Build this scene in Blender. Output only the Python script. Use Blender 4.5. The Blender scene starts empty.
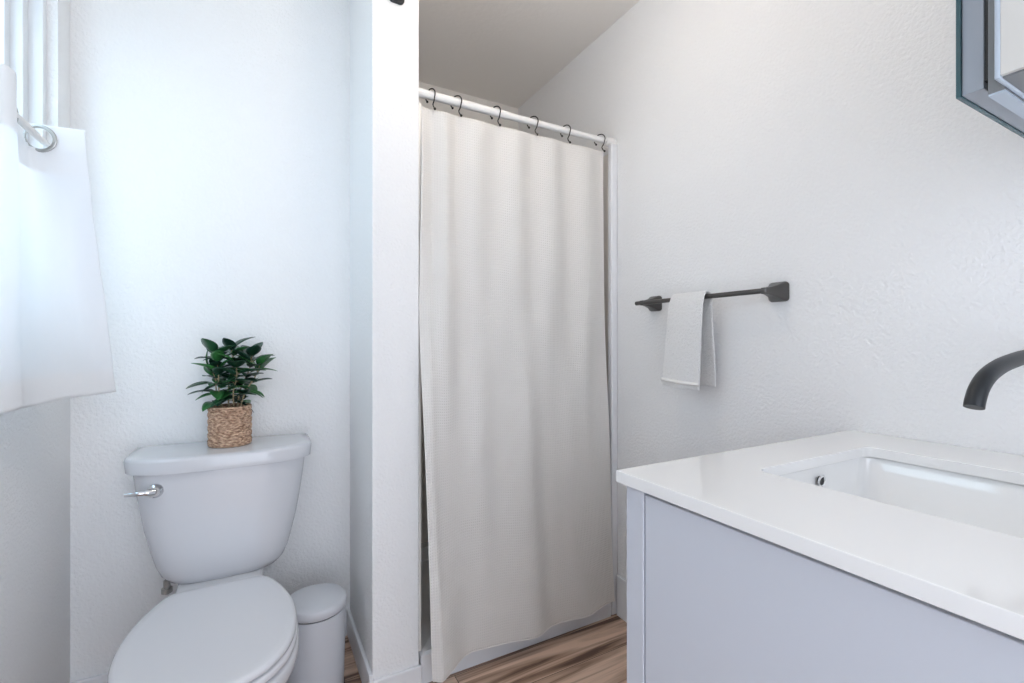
import bpy, bmesh, math, random
from math import sin, cos, pi, radians
from mathutils import Vector, Matrix
random.seed(7)
S = bpy.context.scene
C = bpy.data.collections.new('bathroom'); S.collection.children.link(C)

# ---------------------------------------------------------------- camera
cd = bpy.data.cameras.new('camera'); cam = bpy.data.objects.new('camera', cd); C.objects.link(cam)
cam.location = (0, 0, 1.117); cam.rotation_euler = (radians(90), 0, radians(-28.6))
cd.sensor_width = 36; cd.lens = 468/1024*36; cd.clip_start = .02
S.camera = cam

# ---------------------------------------------------------------- world, lights, exposure
w = bpy.data.worlds.new('daylight'); S.world = w; w.use_nodes = True
wb = w.node_tree.nodes['Background']; wb.inputs[0].default_value = (.815, .88, 1, 1); wb.inputs[1].default_value = 4.0
vs = S.view_settings; vs.view_transform = 'Standard'; vs.look = 'None'; vs.gamma = 1; vs.use_curve_mapping = False
vs.exposure = -0.16
LAMP_W, CEIL_W = 0.4, 6.0
WARM = (1, .90, .80)
def area(name, loc, size, watts, col, rot=(0, 0, 0), shape='DISK'):
    l = bpy.data.lights.new(name, 'AREA'); l.shape = shape; l.size = size; l.energy = watts; l.color = col
    o = bpy.data.objects.new(name, l); C.objects.link(o); o.location = loc; o.rotation_euler = rot; return o
def point(name, loc, r, watts, col):
    l = bpy.data.lights.new(name, 'POINT'); l.shadow_soft_size = r; l.energy = watts; l.color = col
    o = bpy.data.objects.new(name, l); C.objects.link(o); o.location = loc; return o

# ---------------------------------------------------------------- materials
def mat(name, col, rough=.5, metal=0, bump=None, coat=0, spec=.5, **k):
    m = bpy.data.materials.new(name); m.use_nodes = True; nt = m.node_tree; N = nt.nodes; b = N['Principled BSDF']
    b.inputs['Base Color'].default_value = (*col, 1); b.inputs['Roughness'].default_value = rough
    b.inputs['Metallic'].default_value = metal; b.inputs['Coat Weight'].default_value = coat
    b.inputs['Specular IOR Level'].default_value = spec
    for kk, v in k.items(): b.inputs[kk].default_value = v
    if bump:                                   # (scale, strength, distance)
        tc = N.new('ShaderNodeTexCoord'); n = N.new('ShaderNodeTexNoise'); bp = N.new('ShaderNodeBump')
        n.inputs['Scale'].default_value = bump[0]; n.inputs['Detail'].default_value = 3
        bp.inputs['Strength'].default_value = bump[1]; bp.inputs['Distance'].default_value = bump[2]
        nt.links.new(tc.outputs['Object'], n.inputs['Vector']); nt.links.new(n.outputs['Fac'], bp.inputs['Height'])
        nt.links.new(bp.outputs[0], b.inputs['Normal'])
    return m
M = {}
M['wall'] = mat('wall_paint', (.86, .86, .86), .75, bump=(120, .7, .0045), spec=.25)
M['ceil'] = mat('ceiling_paint', (.90, .86, .81), .9, bump=(60, .3, .003), spec=.1)
M['shower_paint'] = mat('cream_wall_paint', (.88, .84, .78), .75, bump=(120, .5, .003), spec=.25)
M['trim'] = mat('trim_paint', (.80, .81, .83), .35)
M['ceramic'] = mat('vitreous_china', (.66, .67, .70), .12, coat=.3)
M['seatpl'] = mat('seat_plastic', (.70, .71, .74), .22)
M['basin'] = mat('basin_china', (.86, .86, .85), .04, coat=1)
M['chrome'] = mat('chrome', (.75, .76, .78), .12, 1)
M['darkmetal'] = mat('brushed_dark_metal', (.12, .115, .11), .35, .9, bump=(300, .1, .001))
M['black'] = mat('matte_black_metal', (.018, .021, .025), .42, .2)
M['hook'] = mat('black_hook_wire', (.02, .018, .016), .4, .3)
M['rod'] = mat('white_rod_enamel', (.83, .82, .80), .3)
M['surround'] = mat('fiberglass', (.86, .83, .78), .25)
M['counter'] = mat('quartz', (.88, .875, .865), .13, coat=.4)
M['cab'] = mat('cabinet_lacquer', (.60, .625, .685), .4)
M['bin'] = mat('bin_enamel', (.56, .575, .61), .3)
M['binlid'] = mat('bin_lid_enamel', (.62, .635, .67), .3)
M['dark'] = mat('dark_rubber', (.03, .03, .03), .6)
M['vinyl'] = mat('window_vinyl', (.80, .82, .84), .35)
M['mirror'] = mat('mirror_silvering', (.86, .88, .88), .02, 1)
M['glassedge'] = mat('green_glass_edge', (.05, .12, .14), .15)
M['alu'] = mat('blue_grey_aluminium', (.40, .44, .50), .38, .25)
M['alulight'] = mat('pale_aluminium', (.50, .57, .66), .3, .2)
M['alugrey'] = mat('grey_aluminium', (.23, .24, .25), .45, .2)
M['panel'] = mat('cream_panel', (.66, .645, .61), .4)
M['stem'] = mat('plant_stem', (.42, .33, .20), .7)
M['shade'] = mat('frosted_shade', (1, 1, 1), .5, **{'Emission Color': (1, .9, .8, 1), 'Emission Strength': 3.0})

def nt_of(m): return m.node_tree, m.node_tree.nodes, m.node_tree.links
def glass():
    m = bpy.data.materials.new('window_glass'); m.use_nodes = True; nt, N, L = nt_of(m); N.remove(N['Principled BSDF'])
    t = N.new('ShaderNodeBsdfTransparent'); g = N.new('ShaderNodeBsdfGlossy'); x = N.new('ShaderNodeMixShader')
    t.inputs[0].default_value = (.86, .95, .97, 1); g.inputs['Roughness'].default_value = .02; x.inputs[0].default_value = .06
    L.new(t.outputs[0], x.inputs[1]); L.new(g.outputs[0], x.inputs[2]); L.new(x.outputs[0], N['Material Output'].inputs[0]); return m
M['glass'] = glass()

def cloth(name, col, trans, waffle=None, bands=None, rough_bump=None):
    """diffuse + translucent cloth; waffle = pitch in metres on the UVs; bands = V positions where the cloth is doubled"""
    m = bpy.data.materials.new(name); m.use_nodes = True; nt, N, L = nt_of(m); N.remove(N['Principled BSDF'])
    d = N.new('ShaderNodeBsdfDiffuse'); t = N.new('ShaderNodeBsdfTranslucent'); x = N.new('ShaderNodeMixShader')
    d.inputs[0].default_value = (*col, 1); t.inputs[0].default_value = (*col, 1); x.inputs[0].default_value = trans
    L.new(d.outputs[0], x.inputs[1]); L.new(t.outputs[0], x.inputs[2]); L.new(x.outputs[0], N['Material Output'].inputs[0])
    uv = N.new('ShaderNodeTexCoord'); sp = N.new('ShaderNodeSeparateXYZ'); L.new(uv.outputs['UV'], sp.inputs[0])
    def mth(op, a, b=None):
        n = N.new('ShaderNodeMath'); n.operation = op
        for i, v in enumerate((a, b)):
            if v is None: continue
            if isinstance(v, (int, float)): n.inputs[i].default_value = v
            else: L.new(v, n.inputs[i])
        return n.outputs[0]
    bp = N.new('ShaderNodeBump')
    if waffle:
        a = mth('ABSOLUTE', mth('SINE', mth('MULTIPLY', sp.outputs[0], pi/waffle)))
        b = mth('ABSOLUTE', mth('SINE', mth('MULTIPLY', sp.outputs[1], pi/waffle)))
        h = mth('MINIMUM', a, b)
        bp.inputs['Strength'].default_value = .8; bp.inputs['Distance'].default_value = .0016; bp.invert = True
        L.new(h, bp.inputs['Height'])
        cr = N.new('ShaderNodeMix'); cr.data_type = 'RGBA'
        cr.inputs[6].default_value = (*[c*1.0 for c in col], 1); cr.inputs[7].default_value = (*[c*.93 for c in col], 1)  # weave pits tinted darker: their shade is put into the colour
        L.new(mth('POWER', h, .6), cr.inputs[0]); L.new(cr.outputs[2], d.inputs[0])
    else:
        n = N.new('ShaderNodeTexNoise'); n.inputs['Scale'].default_value = rough_bump[0]
        tc = N.new('ShaderNodeTexCoord'); L.new(tc.outputs['Object'], n.inputs['Vector'])
        bp.inputs['Strength'].default_value = rough_bump[1]; bp.inputs['Distance'].default_value = rough_bump[2]
        L.new(n.outputs['Fac'], bp.inputs['Height'])
    L.new(bp.outputs[0], d.inputs['Normal'])
    if bands:
        f = mth('MULTIPLY', mth('MAXIMUM', mth('GREATER_THAN', sp.outputs[1], bands[1]), mth('LESS_THAN', sp.outputs[1], bands[0])), -trans*.55)
        L.new(mth('ADD', f, trans), x.inputs[0])
    return m
M['shower_cloth'] = cloth('waffle_cotton', (.93, .905, .87), .18, waffle=.009)
M['window_cloth'] = cloth('thin_white_cotton', (.94, .945, .96), .48, bands=(.055, .53), rough_bump=(900, .2, .0005))
M['terry'] = cloth('terry', (.93, .925, .915), .05, rough_bump=(420, 1.0, .004))

def floor_mat():
    m = mat('vinyl_plank', (.3, .2, .15), .42); nt, N, L = nt_of(m); b = N['Principled BSDF']
    tc = N.new('ShaderNodeTexCoord')
    br = N.new('ShaderNodeTexBrick'); br.offset = .37; br.inputs['Scale'].default_value = 1
    br.inputs['Brick Width'].default_value = 1.2; br.inputs['Row Height'].default_value = .152; br.inputs['Mortar Size'].default_value = .0012
    br.inputs['Color1'].default_value = (0, 0, 0, 1); br.inputs['Color2'].default_value = (1, 1, 1, 1); br.inputs['Mortar'].default_value = (.5, .5, .5, 1)
    mp0 = N.new('ShaderNodeMapping'); mp0.inputs['Location'].default_value = (.62, .055, 0); L.new(tc.outputs['Object'], mp0.inputs[0]); L.new(mp0.outputs[0], br.inputs[0])
    mp = N.new('ShaderNodeMapping'); mp.inputs['Scale'].default_value = (1.1, 19, 1)
    L.new(tc.outputs['Object'], mp.inputs[0])
    ad = N.new('ShaderNodeVectorMath'); ad.operation = 'MULTIPLY_ADD'; ad.inputs[1].default_value = (5, 9, 0)
    L.new(br.outputs['Color'], ad.inputs[0]); L.new(mp.outputs[0], ad.inputs[2])
    n = N.new('ShaderNodeTexNoise'); n.inputs['Scale'].default_value = 1.0; n.inputs['Detail'].default_value = 5; n.inputs['Distortion'].default_value = 1.4
    L.new(ad.outputs[0], n.inputs['Vector'])
    r = N.new('ShaderNodeValToRGB'); e = r.color_ramp.elements
    e[0].position = .38; e[0].color = (.13, .072, .05, 1); e[1].position = .62; e[1].color = (.76, .55, .42, 1)
    x = e.new(.42); x.color = (.29, .18, .125, 1); x = e.new(.50); x.color = (.53, .36, .26, 1)
    L.new(n.outputs['Fac'], r.inputs[0])
    mx = N.new('ShaderNodeMix'); mx.data_type = 'RGBA'; mx.inputs[7].default_value = (.06, .04, .03, 1)
    L.new(br.outputs['Fac'], mx.inputs[0]); L.new(r.outputs[0], mx.inputs[6]); L.new(mx.outputs[2], b.inputs['Base Color'])
    return m
M['floor'] = floor_mat()
def noisy(name, c0, c1, scale, rough, bump=.3, stretch=(1, 1, 1)):
    m = mat(name, c0, rough); nt, N, L = nt_of(m); b = N['Principled BSDF']
    tc = N.new('ShaderNodeTexCoord'); mp = N.new('ShaderNodeMapping'); mp.inputs['Scale'].default_value = stretch
    n = N.new('ShaderNodeTexNoise'); n.inputs['Scale'].default_value = scale; n.inputs['Detail'].default_value = 4
    r = N.new('ShaderNodeValToRGB'); r.color_ramp.elements[0].color = (*c0, 1); r.color_ramp.elements[1].color = (*c1, 1)
    r.color_ramp.elements[0].position = .35; r.color_ramp.elements[1].position = .65
    L.new(tc.outputs['Object'], mp.inputs[0]); L.new(mp.outputs[0], n.inputs[0]); L.new(n.outputs['Fac'], r.inputs[0]); L.new(r.outputs[0], b.inputs['Base Color'])
    bp = N.new('ShaderNodeBump'); bp.inputs['Strength'].default_value = bump; bp.inputs['Distance'].default_value = .001
    L.new(n.outputs['Fac'], bp.inputs['Height']); L.new(bp.outputs[0], b.inputs['Normal'])
    return m
M['basket'] = noisy('water_hyacinth', (.26, .14, .085), (.70, .49, .345), 90, .8, .5, (1, 1, 2.5))
M['soil'] = noisy('soil', (.03, .02, .015), (.09, .06, .04), 80, .9)
def leaf_mat():
    m = mat('leaf', (.02, .1, .03), .32, coat=.15); nt, N, L = nt_of(m); b = N['Principled BSDF']
    a = N.new('ShaderNodeAttribute'); a.attribute_name = 'tint'; r = N.new('ShaderNodeValToRGB'); e = r.color_ramp.elements
    e[0].color = (.008, .035, .022, 1); e[1].color = (.045, .20, .05, 1); x = e.new(.55); x.color = (.012, .06, .03, 1)
    L.new(a.outputs['Fac'], r.inputs[0]); L.new(r.outputs[0], b.inputs['Base Color']); return m
M['leaf'] = leaf_mat()

# ---------------------------------------------------------------- mesh helpers
def obj(name, bm, m, parent=None, smooth=False, bevel=0, segs=3, angle=35):
    bmesh.ops.recalc_face_normals(bm, faces=bm.faces[:])
    me = bpy.data.meshes.new(name); bm.to_mesh(me); bm.free(); o = bpy.data.objects.new(name, me); C.objects.link(o)
    me.materials.append(M[m] if isinstance(m, str) else m)
    if bevel:
        b = o.modifiers.new('bevel', 'BEVEL'); b.width = bevel; b.segments = segs; b.limit_method = 'ANGLE'; b.angle_limit = radians(40); b.harden_normals = False
    if smooth or bevel:
        me.polygons.foreach_set('use_smooth', [True]*len(me.polygons))
        if smooth != 'all':
            e = o.modifiers.new('ws', 'WEIGHTED_NORMAL') if bevel else None
            if not bevel: me.set_sharp_from_angle(angle=radians(angle))
    if parent: o.parent = parent; o.matrix_parent_inverse = Matrix.Translation(-parent.location)
    return o
def tag(o, label, cat, group=None):
    o['label'] = label; o['category'] = cat
    if group: o['group'] = group
    return o
def thing(name, label, cat, loc, group=None):
    o = bpy.data.objects.new(name, None); C.objects.link(o); o.location = loc; o.empty_display_size = .1
    return tag(o, label, cat, group)
def struct(o): o['kind'] = 'structure'; return o
def box(bm, x0, x1, y0, y1, z0, z1):
    v = [bm.verts.new(p) for p in ((x0,y0,z0),(x1,y0,z0),(x1,y1,z0),(x0,y1,z0),(x0,y0,z1),(x1,y0,z1),(x1,y1,z1),(x0,y1,z1))]
    for f in ((0,3,2,1),(4,5,6,7),(0,1,5,4),(1,2,6,5),(2,3,7,6),(3,0,4,7)): bm.faces.new([v[i] for i in f])
def boxes(*bs):
    bm = bmesh.new()
    for b in bs: box(bm, *b)
    return bm
def loft(bm, rings, cap0=True, cap1=True, closed=True):
    vr = [[bm.verts.new(p) for p in r] for r in rings]; n = len(rings[0])
    for a, b in zip(vr, vr[1:]):
        for i in range(n if closed else n-1):
            j = (i+1) % n; bm.faces.new((a[i], a[j], b[j], b[i]))
    if cap0: bm.faces.new(vr[0][::-1])
    if cap1: bm.faces.new(vr[-1])
    return vr
def tube(bm, pts, r, n=12, caps=True):
    pts = [Vector(p) for p in pts]; rr = r if isinstance(r, (list, tuple)) else [r]*len(pts)
    t = (pts[1]-pts[0]).normalized(); u = t.orthogonal().normalized(); rings = []
    for i, p in enumerate(pts):
        tt = ((pts[min(i+1, len(pts)-1)]-pts[max(i-1, 0)])).normalized()
        u = (u-tt*u.dot(tt)).normalized(); v = tt.cross(u)
        rings.append([p+(u*cos(2*pi*k/n)+v*sin(2*pi*k/n))*rr[i] for k in range(n)])
    loft(bm, rings, caps, caps)
def lathe(bm, cx, cy, prof, n=48, sx=1, sy=1):
    loft(bm, [[(cx+r*sx*cos(2*pi*k/n), cy+r*sy*sin(2*pi*k/n), z) for k in range(n)] for r, z in prof])
def ball(bm, p, r, n=10, sc=(1, 1, 1)):
    bmesh.ops.create_uvsphere(bm, u_segments=n, v_segments=max(4, n//2), radius=r, matrix=Matrix.Translation(p) @ Matrix.Diagonal((*sc, 1)))
def cat(pts, n, closed=False):
    """Catmull-Rom through points"""
    out = []; m = len(pts); P = [Vector(p) for p in pts]
    segs = m if closed else m-1
    for i in range(segs):
        g = lambda k: P[k % m] if closed else P[min(max(k, 0), m-1)]
        a, b, c, d = g(i-1), g(i), g(i+1), g(i+2)
        for j in range(n):
            t = j/n
            out.append(.5*((2*b)+(c-a)*t+(2*a-5*b+4*c-d)*t*t+(3*b-a-3*c+d)*t**3))
    if not closed: out.append(P[-1])
    return out
def interp(tab, x):
    if x <= tab[0][0]: return tab[0][1:]
    for a, b in zip(tab, tab[1:]):
        if x <= b[0]:
            f = (x-a[0])/(b[0]-a[0]); return tuple(p+(q-p)*f for p, q in zip(a[1:], b[1:]))
    return tab[-1][1:]

# ---------------------------------------------------------------- the room
W, XL, YB, YC, YS, YF, ZC = 1.3, -.492, 1.87, 1.477, 2.31, -.85, 2.436
PX0, PX1 = .313, .462                    # partition between toilet alcove and shower
WY0, WY1, WZ0, WZ1 = .72, 1.77, 1.06, 2.13   # window opening
TH = .12
struct(obj('floor', boxes((XL-TH, W+TH, YF-TH, YS+TH, -.05, 0)), 'floor'))
struct(obj('ceiling', boxes((XL-TH, W+TH, YF-TH, YS+TH, ZC, ZC+.05)), 'ceil'))
struct(obj('wall_right', boxes((W, W+TH, YF-TH, YS+TH, 0, ZC)), 'wall'))
struct(obj('wall_left', boxes((XL-TH, XL, YF-TH, WY0, 0, ZC), (XL-TH, XL, WY1, YS+TH, 0, ZC), (XL-TH, XL, WY0, WY1, 0, WZ0), (XL-TH, XL, WY0, WY1, WZ1, ZC)), 'wall'))
struct(obj('wall_back', boxes((XL, PX0, YB, YB+TH, 0, ZC)), 'wall'))
struct(obj('wall_shower_back', boxes((PX0, W, YS, YS+TH, 0, ZC)), 'shower_paint'))
struct(obj('wall_partition', boxes((PX0, PX1, YC, YS, 0, ZC)), 'wall', bevel=.004))
struct(obj('wall_front', boxes((XL, -.42, YF-TH, YF, 0, ZC), (.80, W, YF-TH, YF, 0, ZC), (-.42, .80, YF-TH, YF, 2.1, ZC)), 'wall'))
def skirt(bm, x0, x1, y0, y1, h): box(bm, x0, x1, y0, y1, 0, h)
struct(obj('baseboard_back', boxes((XL, PX0-.012, YB-.012, YB, 0, .095)), 'trim', bevel=.003))
struct(obj('baseboard_left', boxes((XL, XL+.012, YF, YB-.012, 0, .095)), 'trim', bevel=.003))
bm = boxes((PX0-.012, PX0, YC-.012, YB, 0, .095), (PX0, PX1+.006, YC-.012, YC, 0, .070))
struct(obj('baseboard_partition', bm, 'trim', bevel=.003))
struct(obj('baseboard_right', boxes((W-.012, W, .56+.06, YC-.004, 0, .163)), 'trim', bevel=.003))
# shower trim: the surround's front flange running up the right wall
struct(obj('trim_shower', boxes((W-.032, W, YC, YC+.028, 0, 1.925)), 'trim', bevel=.006))

# shower surround and pan
t = thing('shower_stall', 'cream fiberglass shower surround and low pan behind the white curtain', 'shower stall', (.88, 1.9, 0))
obj('surround', boxes((PX1+.001, PX1+.012, YC+.012, YS-.014, .102, 1.90), (W-.013, W-.001, YC+.03, YS-.014, .102, 1.90), (PX1+.001, W-.001, YS-.013, YS-.001, .102, 1.90)), 'surround', t, bevel=.003)
bm = bmesh.new()
def rrect(x0, x1, y0, y1, r, z, n=6):
    out = []
    for cx, cy, a0 in ((x1-r, y1-r, 0), (x0+r, y1-r, 90), (x0+r, y0+r, 180), (x1-r, y0+r, 270)):
        for k in range(n+1):
            a = radians(a0+90*k/n); out.append((cx+r*cos(a), cy+r*sin(a), z))
    return out
px0, px1, py0, py1 = PX1+.006, W-.034, YC, YS-.012
loft(bm, [rrect(px0, px1, py0, py1, .004, 0), rrect(px0, px1, py0, py1, .004, .092), rrect(px0+.008, px1-.008, py0+.008, py1-.008, .01, .10),
          rrect(px0+.06, px1-.06, py0+.06, py1-.06, .03, .10), rrect(px0+.075, px1-.075, py0+.075, py1-.075, .05, .04)])
obj('shower_pan', bm, 'trim', t, smooth=True)

# window
t = thing('window_1', '', '', (XL-.07, (WY0+WY1)/2, WZ0)); del t['label']; del t['category']; struct(t)
def frame(xa, xb, y0, y1, z0, z1, wd):
    return [(xb, xa, y0, y0+wd, z0, z1), (xb, xa, y1-wd, y1, z0, z1), (xb, xa, y0+wd, y1-wd, z0, z0+wd), (xb, xa, y0+wd, y1-wd, z1-wd, z1)]
obj('window_frame', boxes(*frame(-.515, -.60, WY0, WY1, WZ0, WZ1, .025), *frame(-.545, -.60, WY0+.025, WY1-.025, WZ0+.025, WZ1-.025, .032)), 'vinyl', t, bevel=.003)
ym = (WY0+WY1)/2
obj('sash', boxes(*frame(-.563, -.585, WY0+.057, ym+.02, WZ0+.057, WZ1-.057, .030), *frame(-.570, -.592, ym-.02, WY1-.057, WZ0+.057, WZ1-.057, .030)), 'vinyl', t, bevel=.003)
obj('window_pane', boxes((-.576, -.573, WY0+.08, ym-.005, WZ0+.08, WZ1-.08), (-.583, -.580, ym+.005, WY1-.08, WZ0+.08, WZ1-.08)), 'glass', t)
pz = area('window_daylight', (XL-.11, (WY0+WY1)/2, (WZ0+WZ1)/2), WY1-WY0, 1, (1, 1, 1), (0, radians(-90), 0), 'RECTANGLE')
pz.data.size = WZ1-WZ0; pz.data.size_y = WY1-WY0; pz.data.cycles.is_portal = True

# lamps of the room, above and behind the camera
t = thing('vanity_light', 'black bar light with two frosted glass shades high above the sink on the right wall', 'wall light', (W, -.1, 2.2))
obj('backplate', boxes((W-.02, W, -.28, .08, 2.19, 2.23)), 'black', t, bevel=.004)
for y in (-.2, 0):
    bm = bmesh.new(); tube(bm, [(W-.02, y, 2.21), (W-.11, y, 2.21), (W-.12, y, 2.215), (W-.12, y, 2.24)], .008); obj('lamp_arm', bm, 'black', t, smooth=True)
    bm = bmesh.new(); lathe(bm, W-.12, y, [(.03, 2.25), (.045, 2.27), (.052, 2.32), (.05, 2.34)], 24); obj('lamp_shade', bm, 'shade', t, smooth=True)
    point('vanity_bulb', (W-.19, y, 2.20), .05, LAMP_W, WARM)
LX, LY = .57, .95
t = thing('ceiling_light', 'semi flush globe light hanging below the ceiling between toilet and vanity', 'ceiling light', (LX, LY, ZC))
bm = bmesh.new(); lathe(bm, LX, LY, [(.06, ZC-.0005), (.06, ZC-.015), (.012, ZC-.022), (.012, ZC-.10), (.035, ZC-.105), (.035, ZC-.115)]); obj('canopy', bm, 'trim', t, smooth=True)
bm = bmesh.new(); lathe(bm, LX, LY, [(.034, ZC-.1155), (.036, ZC-.125), (.045, ZC-.135)]); obj('globe_cap', bm, 'shade', t, smooth=True)
M['globe'] = mat('glowing_globe', (1, 1, 1), .5, **{'Emission Color': (1, .87, .74, 1), 'Emission Strength': CEIL_W/(4*pi*pi*.09**2)})
bm = bmesh.new(); ball(bm, (LX, LY, ZC-.23), .09, 32); obj('globe', bm, 'globe', t, smooth='all')

# ---------------------------------------------------------------- shower rod, curtain, hooks
RY, RZ = 1.5, 1.937
t = thing('shower_rod', 'white tension rod spanning the shower opening from partition to right wall', 'curtain rod', (.88, RY, RZ))
bm = bmesh.new(); tube(bm, [(PX1+.001, RY, RZ), (.80, RY, RZ)], .0138, 24); obj('rod', bm, 'rod', t, smooth=True)
bm = bmesh.new(); tube(bm, [(.80, RY, RZ), (W-.034, RY, RZ)], .0122, 24); obj('inner_rod', bm, 'rod', t, smooth=True)
bm = bmesh.new(); tube(bm, [(PX1, RY, RZ), (PX1+.025, RY, RZ)], .0148, 24); obj('end_cap', bm, 'rod', t, smooth=True)
bm = bmesh.new(); tube(bm, [(W-.05, RY, RZ), (W-.001, RY, RZ)], .0185, 24); obj('end_cap', bm, 'rod', t, smooth=True)

HX = [.508, .600, .750, .906, 1.055, 1.224]
ZT = 1.893
def hemY(x):
    tab = [(.46, 1.368), (.50, 1.372), (.539, 1.388), (.59, 1.43), (.635, 1.448), (.70, 1.446), (.76, 1.436), (.82, 1.418), (.87, 1.412), (.91, 1.428), (.94, 1.443), (1.016, 1.441), (1.119, 1.430), (1.19, 1.446), (1.24, 1.462), (1.28, 1.466)]
    return sum(interp(tab, x+d)[0] for d in (-.02, -.01, 0, .01, .02))/5
bm = bmesh.new(); uvl = bm.loops.layers.uv.new('UV')
NU, NV = 260, 200
def curtain_pt(u, v):                       # u 0..1 along the width, v 0..1 from hem to top
    xt = .476+u*(1.240-.476); xb = .476+u*(1.266-.476)
    s = 1-v; x = xb+(xt-xb)*(1-s**2.4)
    # phase counts hooks passed at the top
    ph = u*6.0
    for i, (a, b) in enumerate(zip(HX, HX[1:])):
        if a <= xt <= b: ph = i+(xt-a)/(b-a)
    if xt < HX[0]: ph = -(HX[0]-xt)/.08*.5
    if xt > HX[-1]: ph = 5+(xt-HX[-1])/.05*.35
    sag = .011*sin(pi*(ph % 1))**2 if 0 <= ph <= 5 else .004*abs(sin(pi*ph))
    zt = ZT-sag; zb = .072
    z = zb+(zt-zb)*v
    yt = RY-.006+.013*cos(2*pi*ph)*(.25+.75*v)-.004
    yb = hemY(x)
    f = s**1.45
    y = yt*(1-f)+yb*f
    y += .007*sin(2*pi*(x*5.2)+2.2*sin(3*z))*min(1, s*3)*(1-.5*s) + .004*sin(2*pi*x*11+z*2)*(s*(1-s))*2
    y += .0035*sin(9*z+4*x)*s*(1-v**3)
    x -= (1-u)**6*.012*(sin(pi*s)**1.0)
    e = math.exp(-((u)/.035)**2); y += .012*e*sin(6*z+1)
    y -= .02*math.exp(-((u-.03)/.02)**2)*s*.6
    return Vector((x, min(y, RY+.03), z))
grid = [[bm.verts.new(curtain_pt(i/NU, j/NV)) for i in range(NU+1)] for j in range(NV+1)]
for j in range(NV):
    for i in range(NU):
        f = bm.faces.new((grid[j][i], grid[j][i+1], grid[j+1][i+1], grid[j+1][i]))
        for l, (a, b) in zip(f.loops, ((i, j), (i+1, j), (i+1, j+1), (i, j+1))): l[uvl].uv = (a/NU*.95, b/NV*1.83)
t = thing('shower_curtain', 'white waffle weave fabric curtain hanging from the rod across the shower', 'shower curtain', (.88, 1.43, .07))
o = obj('fabric', bm, 'shower_cloth', t, smooth='all')
sm = o.modifiers.new('s', 'SOLIDIFY'); sm.thickness = .0012
M['hemc'] = mat('hem_cotton', (.88, .86, .83), .9)
bm = bmesh.new(); tube(bm, [curtain_pt(i/120, 0) for i in range(121)], .0022, 6); obj('hem', bm, 'hemc', t, smooth=True)
bm = bmesh.new(); tube(bm, [curtain_pt(1, i/60) for i in range(61)], .0018, 6); obj('side_seam', bm, 'hemc', t, smooth=True)
bm = bmesh.new(); tube(bm, [curtain_pt(0, i/60) for i in range(61)], .0018, 6); obj('side_seam', bm, 'hemc', t, smooth=True)

bm = bmesh.new()
arc = [(.006*cos(a), .0225*cos(a), .0215*sin(a)) for a in [radians(d) for d in range(-48, 215, 12)]]
tube(bm, arc, .0021, 8); ball(bm, arc[0], .0042)
low = cat([arc[-1], (-.003, -.0165, -.021), (.002, -.009, -.030), (.002, -.012, -.040), (-.004, -.020, -.050)], 5)
tube(bm, low, .0021, 8); ball(bm, low[-1], .0046)
hk = obj('curtain_hook', bm, 'hook', smooth=True)
ords = ['black wire hook nearest the partition, leftmost on the shower rod', 'second black wire hook from the partition on the shower rod', 'third black wire hook from the partition on the shower rod',
        'fourth black wire hook from the partition on the shower rod', 'fifth black wire hook from the partition, last but one on the rod', 'black wire hook nearest the right wall, rightmost on the shower rod']
for i, x in enumerate(HX):
    h = hk if i == 0 else hk.copy()
    if i: C.objects.link(h)
    h.location = (x, RY, RZ); h.rotation_euler = (0, 0, radians([38, 46, 40, 44, 36, 42][i]))
    tag(h, ords[i], 'curtain hook', 'hooks on the shower rod')

# black hook high on the partition end
t = thing('wall_hook', 'black robe hook high on the white partition end, cut by the top of the photo', 'hook', (.387, YC, 2.21))
bm = bmesh.new(); loft(bm, [rrect(.362, .412, 2.185, 2.235, .014, 0)]*2)
for i, v in enumerate(bm.verts):
    k = 0 if i < 28 else 1; x, z = v.co.x, v.co.y; v.co = Vector((x, YC-.0005-.010*k, z))
obj('mounting_plate', bm, 'black', t, bevel=.003)
bm = bmesh.new(); tube(bm, cat([(.387, YC-.008, 2.212), (.387, YC-.03, 2.206), (.387, YC-.05, 2.203), (.387, YC-.062, 2.222), (.387, YC-.064, 2.245)], 6), [.011]*24+[.009], 14); ball(bm, (.387, YC-.05, 2.203), .014, 14); obj('prong', bm, 'black', t, smooth=True)

# ---------------------------------------------------------------- towel bar and towel
BX, BZ = 1.228, 1.257
t = thing('towel_bar', 'dark metal towel bar with square flared mounts on the right wall', 'towel bar', (W, 1.03, BZ))
bm = bmesh.new(); tube(bm, [(BX, .795, BZ), (BX, 1.296, BZ)], .0075, 20); obj('bar', bm, 'darkmetal', t, smooth=True, bevel=.001)
for y, ys in ((1.266, 1), (.800, -1)):
    bm = bmesh.new(); rs = []
    for x, h, r in ((W-.0005, .027, .009), (W-.006, .028, .010), (W-.012, .0265, .009), (W-.030, .017, .006), (W-.052, .0115, .0045), (W-.066, .0092, .004), (W-.072, .0090, .004), (W-.076, .0085, .004), (W-.0785, .006, .003)):
        rs.append([(x, y+a-0, BZ+b) for a, b, _ in rrect(-h, h, -h, h, r, 0, 5)])
    loft(bm, rs); obj('mount', bm, 'darkmetal', t, smooth=True, angle=28)

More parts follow.
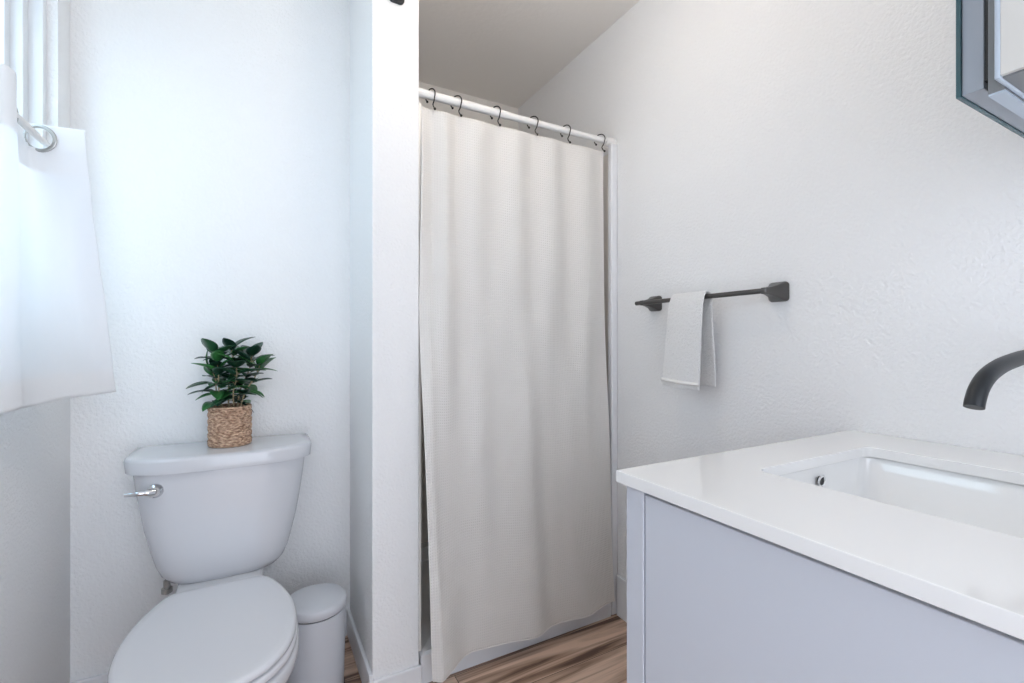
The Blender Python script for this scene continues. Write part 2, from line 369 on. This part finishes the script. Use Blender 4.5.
bm = bmesh.new()
prof = cat([(1.192, .972), (1.196, 1.05), (1.202, 1.14), (1.207, 1.22), (1.2155, 1.255), (BX, 1.2695), (1.2405, 1.257), (1.245, 1.22), (1.252, 1.13), (1.262, 1.05), (1.266, .975)], 8)
NW = 26; g = []
for i, p in enumerate(prof):
    row = []; f = i/(len(prof)-1)
    dn = (1.262-p[1])/.29; dn = max(0, dn)
    back = f > .5
    for k in range(NW+1):
        a = k/NW
        y0 = 1.118+(.017*dn if not back else .002*dn); y1 = (.984+.010*dn) if not back else (.982+.004*dn)
        y = y0+(y1-y0)*a
        x = p[0]+(.0035*sin(a*7+1.3)*dn if not back else .002*sin(a*6)*dn)
        x += (.010*dn*(a**3)) if not back else 0
        z = p[1]+.002*sin(a*9+f*20)*dn-(.008*a*dn if not back else .0)
        row.append(bm.verts.new((x, y, z)))
    g.append(row)
for r0, r1 in zip(g, g[1:]):
    for k in range(NW): bm.faces.new((r0[k], r0[k+1], r1[k+1], r1[k]))
t = thing('hand_towel', 'small white terry towel folded over the dark towel bar', 'towel', (BX, 1.05, .975))
o = obj('terry_cloth', bm, 'terry', t, smooth='all')
sm = o.modifiers.new('s', 'SOLIDIFY'); sm.thickness = .006; sm.offset = 1
ss = o.modifiers.new('ss', 'SUBSURF'); ss.levels = ss.render_levels = 2
tx = bpy.data.textures.new('terry_pile', 'CLOUDS'); tx.noise_scale = .006
dm = o.modifiers.new('d', 'DISPLACE'); dm.texture = tx; dm.strength = .0035; dm.mid_level = .5
bm = bmesh.new(); pts = []
for a in range(0, 21):
    pts.append((1.1865+.0035*sin(a/20*7+1.3)+.010*(a/20)**3, 1.135+(.993-1.135)*a/20, .985-.008*a/20))
bm2 = bmesh.new(); lo = [bm2.verts.new((x-.0015, y, z)) for x, y, z in pts]; hi = [bm2.verts.new((x-.0005, y, z+.012)) for x, y, z in pts]
for a in range(20): bm2.faces.new((lo[a], lo[a+1], hi[a+1], hi[a]))
o = obj('woven_border', bm2, 'hemc', t, smooth='all'); sm = o.modifiers.new('s', 'SOLIDIFY'); sm.thickness = .002; bm.free()

# ---------------------------------------------------------------- window curtain on its rod
top = cat([(-.368, 1.500), (-.43, 1.508), (-.470, 1.512), (-.484, 1.495), (-.481, 1.44), (-.455, 1.345), (-.425, 1.285), (-.408, 1.25), (-.412, 1.215), (-.45, 1.19), (-.478, 1.15), (-.47, 1.06), (-.43, .99), (-.40, .93), (-.42, .88), (-.47, .84), (-.475, .78)], 12)
bot = cat([(-.318, 1.545), (-.335, 1.51), (-.352, 1.46), (-.372, 1.41), (-.386, 1.35), (-.395, 1.30), (-.397, 1.26), (-.393, 1.225), (-.398, 1.19), (-.41, 1.15), (-.425, 1.10), (-.425, 1.04), (-.41, .98), (-.40, .92), (-.42, .87), (-.44, .83), (-.44, .78)], 12)
bm = bmesh.new(); uvl = bm.loops.layers.uv.new('UV'); NV = 90
ZW0, ZW1 = .988, 1.632
HOLES = [(-.452, 1.509), (-.459, 1.352), (-.462, 1.175), (-.44, 1.005)]
def wc_pt(i, v):
    a, b = top[i], bot[i]; e = 1-(1-v)**1.0
    k = v**.9
    p = b*(1-k)+a*k
    z = ZW0+(ZW1-ZW0)*v
    q = (1-v)
    x = p.x+.004*sin(i*.21+6*v)*q*v*4*.5; x += -.003*sin(v*30)*math.exp(-i/20)*.2
    return Vector((x, p.y, z-.0015*sin(i*.13)*q))
n = len(top); g = [[bm.verts.new(wc_pt(i, j/NV)) for i in range(n)] for j in range(NV+1)]
for j in range(NV):
    for i in range(n-1):
        c = (g[j][i].co+g[j+1][i+1].co)/2
        if any((c-Vector((hx, hy, 1.598))).length < .0275 for hx, hy in HOLES): continue
        f = bm.faces.new((g[j][i], g[j][i+1], g[j+1][i+1], g[j+1][i]))
        for l, (a, b) in zip(f.loops, ((i, j), (i+1, j), (i+1, j+1), (i, j+1))): l[uvl].uv = (a/n*1.2, b/NV*(ZW1-ZW0))
t = thing('window_curtain', 'white cafe curtain with metal grommets hanging in front of the window', 'curtain', (-.42, 1.2, .98))
o = obj('fabric', bm, 'window_cloth', t, smooth='all'); sm = o.modifiers.new('s', 'SOLIDIFY'); sm.thickness = .0008
M['nickel'] = mat('brushed_nickel', (.45, .44, .42), .28, 1)
def ring(bm, c, nrm, R, r, nR=40, nr=10, flat=1.0):
    nrm = Vector(nrm).normalized(); u = nrm.orthogonal().normalized(); v = nrm.cross(u); c = Vector(c); vv = []
    for i in range(nR):
        a = 2*pi*i/nR; d = u*cos(a)+v*sin(a)
        vv.append([bm.verts.new(c+d*(R+r*cos(2*pi*k/nr))+nrm*r*flat*sin(2*pi*k/nr)) for k in range(nr)])
    for i in range(nR):
        for k in range(nr): bm.faces.new((vv[i][k], vv[(i+1) % nR][k], vv[(i+1) % nR][(k+1) % nr], vv[i][(k+1) % nr]))
for (hx, hy), nm in zip(HOLES, ((.12, 1, 0), (.93, -.36, 0), (.55, .83, 0), (.86, -.5, 0))):
    bm = bmesh.new(); ring(bm, (hx, hy, 1.598), nm, .0285, .0045, flat=.6); obj('grommet', bm, 'nickel', t, smooth=True)
t = thing('window_curtain_rod', 'slim white rod carrying the cafe curtain across the window', 'curtain rod', (-.455, 1.2, 1.598))
bm = bmesh.new(); tube(bm, [(-.452, .70, 1.598), (-.452, 1.66, 1.598)], .008, 16); obj('rod', bm, 'rod', t, smooth=True)
for y in (.69, 1.66):
    bm = bmesh.new(); tube(bm, cat([(-.452, y, 1.598), (-.462, y+(.012 if y > 1 else -.012), 1.598), (-.50, y+(.012 if y > 1 else -.012), 1.598)], 4), .008, 12); obj('bracket', bm, 'rod', t, smooth=True)

# ---------------------------------------------------------------- toilet
TX = -.095
t = thing('toilet', 'white two piece toilet with closed lid between window wall and partition', 'toilet', (TX, 1.5, 0))
half = [(0, 1.592), (.06, 1.592), (.108, 1.588), (.128, 1.572), (.148, 1.535), (.170, 1.475), (.185, 1.41), (.190, 1.34), (.184, 1.265), (.163, 1.195), (.122, 1.140), (.065, 1.108), (0, 1.098)]
def outline(z, grow=0, sx=1, sy=1, cy=1.34, dy=0, rear=None):
    pr = cat([(x, y, 0) for x, y in half], 5)
    pts = [(p.x, p.y) for p in pr]; pts += [(-x, y) for x, y in pts[-2:0:-1]]
    out = []
    for x, y in pts:
        l = math.hypot(x, y-cy) or 1
        yy = cy+(y-cy)*sy+(y-cy)/l*grow+dy
        if rear is not None and y > cy: yy = cy+dy+(y-cy)/(1.592-cy)*(rear-cy-dy)
        out.append((TX+x*sx*.985+x/l*grow, yy, z))
    return out
bm = bmesh.new()   # bowl and foot
loft(bm, [outline(0, 0, .62, .9, dy=.10, rear=1.80), outline(.02, 0, .62, .9, dy=.10, rear=1.80), outline(.05, 0, .57, .86, dy=.10, rear=1.78), outline(.14, 0, .56, .78, dy=.08, rear=1.76),
          outline(.21, 0, .66, .82, dy=.045, rear=1.72), outline(.28, 0, .84, .92, dy=.016, rear=1.66), outline(.325, 0, .955, .98, dy=.003, rear=1.61), outline(.348, .003, 1, 1), outline(.368, .003, 1, 1), outline(.3745, -.001), outline(.3765, -.010)])
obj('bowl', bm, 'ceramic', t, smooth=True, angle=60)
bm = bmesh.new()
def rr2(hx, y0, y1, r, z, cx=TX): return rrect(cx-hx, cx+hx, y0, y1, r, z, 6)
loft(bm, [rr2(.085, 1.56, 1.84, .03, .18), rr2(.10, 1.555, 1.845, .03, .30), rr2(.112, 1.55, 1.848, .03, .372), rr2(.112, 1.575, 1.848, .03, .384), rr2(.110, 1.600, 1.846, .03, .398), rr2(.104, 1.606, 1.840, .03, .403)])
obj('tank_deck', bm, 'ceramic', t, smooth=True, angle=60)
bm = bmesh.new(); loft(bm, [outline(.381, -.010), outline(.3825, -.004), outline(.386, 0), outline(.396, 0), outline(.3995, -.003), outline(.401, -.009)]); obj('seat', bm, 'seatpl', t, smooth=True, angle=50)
bm = bmesh.new(); loft(bm, [outline(.404, -.008), outline(.406, -.003), outline(.414, -.002), outline(.419, -.005), outline(.4215, -.012), outline(.4225, -.03), outline(.4235, -.08)])
lid = obj('seat_lid', bm, 'seatpl', t, smooth='all')
for sx in (-.075, .075):
    bm = bmesh.new(); tube(bm, [(TX+sx-.022, 1.598, .398), (TX+sx+.022, 1.598, .398)], .010, 14); obj('hinge', bm, 'seatpl', lid, smooth=True)
# tank: bow front, sides tapering to rounded lower corners
TC = -.0865
def bow(hx, yf, depth_side, z, yb=1.855, n=18, r=.028, cx=TC):
    """plan of the tank: flat back, short sides, front bulging to yf"""
    ys = yb-depth_side; pts = [(cx+hx-.004, yb), (cx+hx, yb-.006)]
    pts += [(cx+hx, ys+.02+.0)]
    for k in range(n+1):
        a = k/n*pi; x = cos(a)
        pts.append((cx+(hx-.004*0)*(abs(x)**.62)*(1 if x >= 0 else -1), ys-(ys-yf)*(sin(a)**.95)))
    pts += [(cx-hx, ys+.02), (cx-hx, yb-.006), (cx-hx+.004, yb)]
    return [(x, y, z) for x, y in pts]
bm = bmesh.new()
prof = [(.395, .085, 1.675, .11), (.397, .120, 1.665, .12), (.406, .146, 1.655, .13), (.425, .164, 1.648, .133), (.455, .177, 1.643, .135), (.50, .189, 1.640, .135), (.56, .203, 1.638, .135), (.63, .215, 1.636, .135), (.70, .225, 1.635, .135), (.745, .230, 1.634, .135)]
loft(bm, [bow(hx, yf, ds, z) for z, hx, yf, ds in prof]); tank = obj('tank', bm, 'ceramic', t, smooth=True, angle=50)
bm = bmesh.new()
loft(bm, [bow(hx, yf, ds, z, yb=1.86) for z, hx, yf, ds in [(.738, .240, 1.628, .14), (.740, .246, 1.622, .14), (.774, .250, 1.618, .14), (.780, .248, 1.620, .138), (.783, .243, 1.625, .135), (.784, .22, 1.645, .11)]])
obj('tank_lid', bm, 'ceramic', t, smooth=True, angle=60)
bm = bmesh.new()
hx, hy, hz = -.252, 1.652, .694
tube(bm, [(hx, hy+.02, hz), (hx, hy-.008, hz), (hx-.001, hy-.016, hz)], [.020, .0195, .013], 20)
tube(bm, cat([(hx, hy-.014, hz), (hx-.018, hy-.020, hz+.001), (hx-.040, hy-.022, hz+.002), (hx-.066, hy-.018, hz+.001)], 5), [.0085]*6+[.007]*5+[.0055]*5, 12)
obj('flush_lever', bm, 'chrome', t, smooth=True)
for sx in (-.138,):
    bm = bmesh.new(); lathe(bm, TX+sx, 1.70, [(.006, .372), (.006, .376), (.014, .377), (.014, .390), (.009, .391), (.009, .412)], 12); obj('tank_bolt', bm, 'nickel', t, smooth=True)
bm = bmesh.new(); tube(bm, cat([(-.19, 1.80, .40), (-.195, 1.80, .33), (-.20, 1.81, .22), (-.205, 1.845, .17), (-.205, 1.869, .165)], 6), .006, 10); obj('supply_hose', bm, 'nickel', t, smooth=True)

# ---------------------------------------------------------------- waste bin
BXC, BYC = .166, 1.612
t = thing('waste_bin', 'round white step bin with closed lid on the floor right of toilet', 'waste bin', (BXC, BYC, 0))
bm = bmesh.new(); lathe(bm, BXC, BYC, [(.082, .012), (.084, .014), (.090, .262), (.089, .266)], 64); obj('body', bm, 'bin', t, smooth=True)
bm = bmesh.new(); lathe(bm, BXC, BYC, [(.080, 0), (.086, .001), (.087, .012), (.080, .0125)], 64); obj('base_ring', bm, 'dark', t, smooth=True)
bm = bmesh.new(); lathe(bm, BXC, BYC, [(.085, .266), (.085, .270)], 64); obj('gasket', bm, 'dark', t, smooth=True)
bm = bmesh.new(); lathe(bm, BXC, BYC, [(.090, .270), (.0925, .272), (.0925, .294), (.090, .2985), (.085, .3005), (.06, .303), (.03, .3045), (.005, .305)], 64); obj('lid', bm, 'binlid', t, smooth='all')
bm = bmesh.new(); box(bm, BXC-.018, BXC+.018, BYC-.125, BYC-.082, .012, .018); obj('pedal', bm, 'dark', t, bevel=.002)

# ---------------------------------------------------------------- potted plant on the tank lid
QX, QY, QZ = -.076, 1.768, .7845
t = thing('potted_plant', 'small artificial leafy green plant in a woven basket on toilet tank', 'plant', (QX, QY, QZ))
bm = bmesh.new(); RB = .0570
lathe(bm, QX, QY, [(RB-.003, QZ+.001), (RB-.002, QZ+.12), (RB-.008, QZ+.12), (RB-.010, QZ+.10)], 48)
rows = 11
for r in range(rows):
    z = QZ+.008+r*.0108
    nl = 20
    for k in range(nl):
        a = 2*pi*(k+.5*(r % 2)+random.uniform(-.15, .15))/nl
        sgn = 1 if r % 2 else -1
        mtx = Matrix.Translation((QX+(RB)*cos(a), QY+(RB)*sin(a), z+random.uniform(-.001, .001))) @ Matrix.Rotation(a, 4, 'Z') @ Matrix.Rotation(radians(sgn*random.uniform(14, 34)), 4, 'X') @ Matrix.Rotation(radians(8), 4, 'Z') @ Matrix.Diagonal((.0048, .0155, .0058, 1))
        bmesh.ops.create_uvsphere(bm, u_segments=8, v_segments=5, radius=1, matrix=mtx)
for zz in (.004, .1225):
    for q in range(2): ring(bm, (QX, QY, QZ+zz), (0, 0, 1), RB+.001-q*.004, .0035, 48, 8)
obj('woven_basket', bm, 'basket', t, smooth='all')
bm = bmesh.new(); lathe(bm, QX, QY, [(RB-.012, QZ+.10), (RB-.014, QZ+.106), (.02, QZ+.110)], 24); obj('soil', bm, 'soil', t, smooth=True)
stems = bmesh.new(); lv = bmesh.new(); tint = lv.verts.layers.float.new('tint')
def leaf(base, d, up, L_, wd, tv, curl):
    d = d.normalized(); side = d.cross(up).normalized(); nrm = side.cross(d).normalized(); rows_ = []
    n = 9
    for i in range(n+1):
        s_ = i/n; wv = wd*(sin(pi*min(1, s_**.78))**.75)*(1 if 0 < s_ < 1 else 0)+.0006
        c = base+d*(L_*s_)+nrm*(-curl*L_*s_*s_)
        row = []
        for q in (-1, -.5, 0, .5, 1):
            v = lv.verts.new(c+side*(wv*q)+nrm*(.30*wv*abs(q)**1.5)); v[tint] = min(1, max(0, tv+(.10 if q == 0 else 0))); row.append(v)
        rows_.append(row)
    for a, b in zip(rows_, rows_[1:]):
        for q in range(4): lv.faces.new((a[q], a[q+1], b[q+1], b[q]))
SD = [((-.018, -.010), (-.042, -.03, .205), 19), ((.018, .006), (.062, -.02, .195), 19), ((-.004, .010), (.004, .01, .215), 17), ((.012, -.018), (.018, -.055, .170), 15), ((-.022, .008), (-.055, .005, .16), 12), ((.026, -.004), (.085, -.03, .165), 11)]
for (bx, by), (tx_, ty, tz), nl in SD:
    b0 = Vector((QX+bx, QY+by, QZ+.105)); b1 = Vector((QX+tx_, QY+ty, QZ+.105+tz*.92))
    path = cat([b0, b0.lerp(b1, .35)+Vector((-.004, .003, .01)), b0.lerp(b1, .7)+Vector((.004, -.002, .006)), b1], 6)
    tube(stems, path, [.0026-.0014*i/(len(path)-1) for i in range(len(path))], 7)
    for k in range(nl):
        f = .22+.78*k/(nl-1); p = path[int(f*(len(path)-1))]
        a = k*2.4+bx*90+random.uniform(-.4, .4); el = radians(8+42*f**2+random.uniform(-22, 24))
        if k == nl-1: el = radians(50)
        d = Vector((cos(a)*cos(el), sin(a)*cos(el), sin(el)))
        if d.y > 0 and p.y+d.y*.07 > 1.85: d.y *= .4
        L_ = random.uniform(.056, .078)
        tube(stems, [p, p+d*.010], .0012, 6)
        leaf(p+d*.008, d, Vector((0, 0, 1)) if el < 1.1 else Vector((cos(a), sin(a), .2)), L_, L_*random.uniform(.27, .36), random.choice([.1, .3, .45, .6, .85, 1.0]), random.uniform(.15, .5))
obj('stems', stems, 'stem', t, smooth=True)
o = obj('foliage', lv, 'leaf', t, smooth='all'); sm = o.modifiers.new('s', 'SOLIDIFY'); sm.thickness = .0008

# ---------------------------------------------------------------- vanity
VX, VY1, VY0, CT = .5392, .6185, -.15, .897
t = thing('vanity_cabinet', 'white vanity cabinet with flat front panel standing under the pale countertop', 'cabinet', ((VX+W)/2, (VY0+VY1)/2, 0))
vf, vt = .551, CT-.0205
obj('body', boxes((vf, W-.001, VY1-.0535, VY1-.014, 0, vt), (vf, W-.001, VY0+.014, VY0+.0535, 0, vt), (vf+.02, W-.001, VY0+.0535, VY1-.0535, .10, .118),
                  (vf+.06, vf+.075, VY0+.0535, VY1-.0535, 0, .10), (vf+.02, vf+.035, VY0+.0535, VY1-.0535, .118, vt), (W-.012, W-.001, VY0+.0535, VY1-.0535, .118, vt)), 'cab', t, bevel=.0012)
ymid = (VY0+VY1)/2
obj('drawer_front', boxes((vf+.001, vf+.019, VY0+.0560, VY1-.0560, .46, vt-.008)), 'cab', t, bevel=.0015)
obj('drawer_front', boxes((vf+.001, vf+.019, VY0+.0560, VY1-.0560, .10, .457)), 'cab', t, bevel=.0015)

SX0, SX1, SY0, SY1 = .752, 1.122, .006, .504
bm = bmesh.new()
outer = [(VX, VY0), (W-.001, VY0), (W-.001, VY1), (VX, VY1)]
inner = [(x, y) for x, y, _ in rrect(SX0, SX1, SY0, SY1, .022, 0, 8)]
ed = []
for lp in (outer, inner):
    vv = [bm.verts.new((x, y, CT)) for x, y in lp]
    ed += [bm.edges.new((vv[i], vv[(i+1) % len(vv)])) for i in range(len(vv))]
r = bmesh.ops.triangle_fill(bm, edges=ed, use_beauty=True)
fs = bm.faces[:]
ex = bmesh.ops.extrude_face_region(bm, geom=fs)
for v in [e for e in ex['geom'] if isinstance(e, bmesh.types.BMVert)]: v.co.z -= .020
ct = obj('countertop', bm, 'counter', bevel=.0015, segs=2)
tag(ct, 'off white quartz countertop with sink cutout resting on the vanity', 'countertop')

t = thing('sink', 'white rectangular undermount basin set below the countertop cutout', 'sink', ((SX0+SX1)/2, (SY0+SY1)/2, CT-.02))
bm = bmesh.new(); zs = CT-.0205; rs = []
g0 = .007
rs.append(rrect(SX0-.022, SX1+.022, SY0-.022, SY1+.022, .045, zs, 8))
rs.append(rrect(SX0-g0, SX1+g0, SY0-g0, SY1+g0, .030, zs, 8))
for iy, ix, dz, r in ((0, 0, .003, .031), (.001, .003, .012, .033), (.004, .012, .032, .038), (.008, .023, .055, .044), (.014, .036, .078, .052), (.026, .054, .100, .06), (.045, .075, .114, .07), (.075, .10, .122, .08), (.12, .13, .126, .06)):
    rs.append(rrect(SX0-g0+iy, SX1+g0-ix, SY0-g0+iy*1.2, SY1+g0-iy*1.2, min(r, .09), zs-dz, 8))
loft(bm, rs, cap0=False); basin = obj('basin', bm, 'basin', t, smooth='all')
sm = basin.modifiers.new('s', 'SOLIDIFY'); sm.thickness = .008; sm.offset = -1
oc = Vector((.945, SY1+g0-.0105, CT-.046))
bm = bmesh.new(); ring(bm, oc, (0, 1, .1), .0095, .0022, 32, 8); obj('overflow_ring', bm, 'chrome', t, smooth=True)
bm = bmesh.new(); tube(bm, [oc+Vector((0, -.0005, 0)), oc+Vector((0, .004, 0))], .009, 20); obj('overflow_hole', bm, 'dark', t, smooth=True)
bm = bmesh.new(); lathe(bm, (SX0+SX1)/2, (SY0+SY1)/2, [(.022, zs-.128), (.022, zs-.1245), (.018, zs-.1235), (.012, zs-.1205), (.003, zs-.119)], 32); obj('drain', bm, 'black', t, smooth=True)

t = thing('faucet', 'matte black wall mounted faucet spout curving down over the sink', 'faucet', (W, .262, 1.09))
bm = bmesh.new()
tube(bm, cat([(.869, .262, 1.026), (.8735, .262, 1.0355), (.887, .262, 1.0515), (.914, .262, 1.067), (.957, .262, 1.079), (1.01, .262, 1.087), (1.08, .262, 1.093), (1.19, .262, 1.094), (W-.005, .262, 1.094)], 8), .0112, 28)
obj('spout', bm, 'black', t, smooth=True)
bm = bmesh.new(); tube(bm, [(W-.0005, .262, 1.094), (W-.009, .262, 1.094), (W-.012, .262, 1.094)], [.032, .032, .028], 32); obj('escutcheon', bm, 'black', t, smooth=True)

# ---------------------------------------------------------------- mirrored medicine cabinet with its doors open
t = thing('medicine_cabinet', 'mirrored medicine cabinet on the right wall with aluminium door standing open', 'medicine cabinet', (W, 0, 1.44))
obj('cabinet_body', boxes((W-.115, W-.001, -.36, -.345, 1.44, 2.02), (W-.115, W-.001, .19, .205, 1.44, 2.02), (W-.115, W-.001, -.345, .19, 1.44, 1.455), (W-.115, W-.001, -.345, .19, 2.005, 2.02), (W-.012, W-.001, -.345, .19, 1.455, 2.005), (W-.11, W-.012, -.345, .19, 1.72, 1.726)), 'alu', t, bevel=.001)
DZ0, DZ1 = 1.434, 2.02
d = obj('door', boxes((.802, 1.180, .2323, .2535, DZ0+.001, DZ1)), 'alu', t, bevel=.001)
obj('mirror_glass', boxes((.799, 1.182, .2535, .2585, DZ0-.001, DZ1+.001)), 'glassedge', d, bevel=.0005)
obj('mirror_face', boxes((.803, 1.178, .2585, .2592, DZ0+.003, DZ1-.003)), 'mirror', d)
obj('gasket', boxes((.803, 1.180, .2245, .2323, DZ0+.010, DZ1-.004)), 'dark', d)
d2 = obj('door', boxes((.785, 1.180, .2088, .2240, 1.4190, DZ1)), 'alugrey', t, bevel=.001)
obj('bottom_rail', boxes((.786, 1.180, .2092, .2236, 1.4165, 1.4190)), 'alulight', d2)
obj('inner_frame', boxes((.757, 1.180, .160, .2040, 1.4215, DZ1)), 'alugrey', d2, bevel=.001)
obj('edge_rail', boxes((.750, 1.180, .2036, .2090, 1.4200, DZ1)), 'alulight', d2, bevel=.002)
obj('edge_panel', boxes((.7505, .7572, .160, .2036, 1.4235, DZ1)), 'panel', d2)
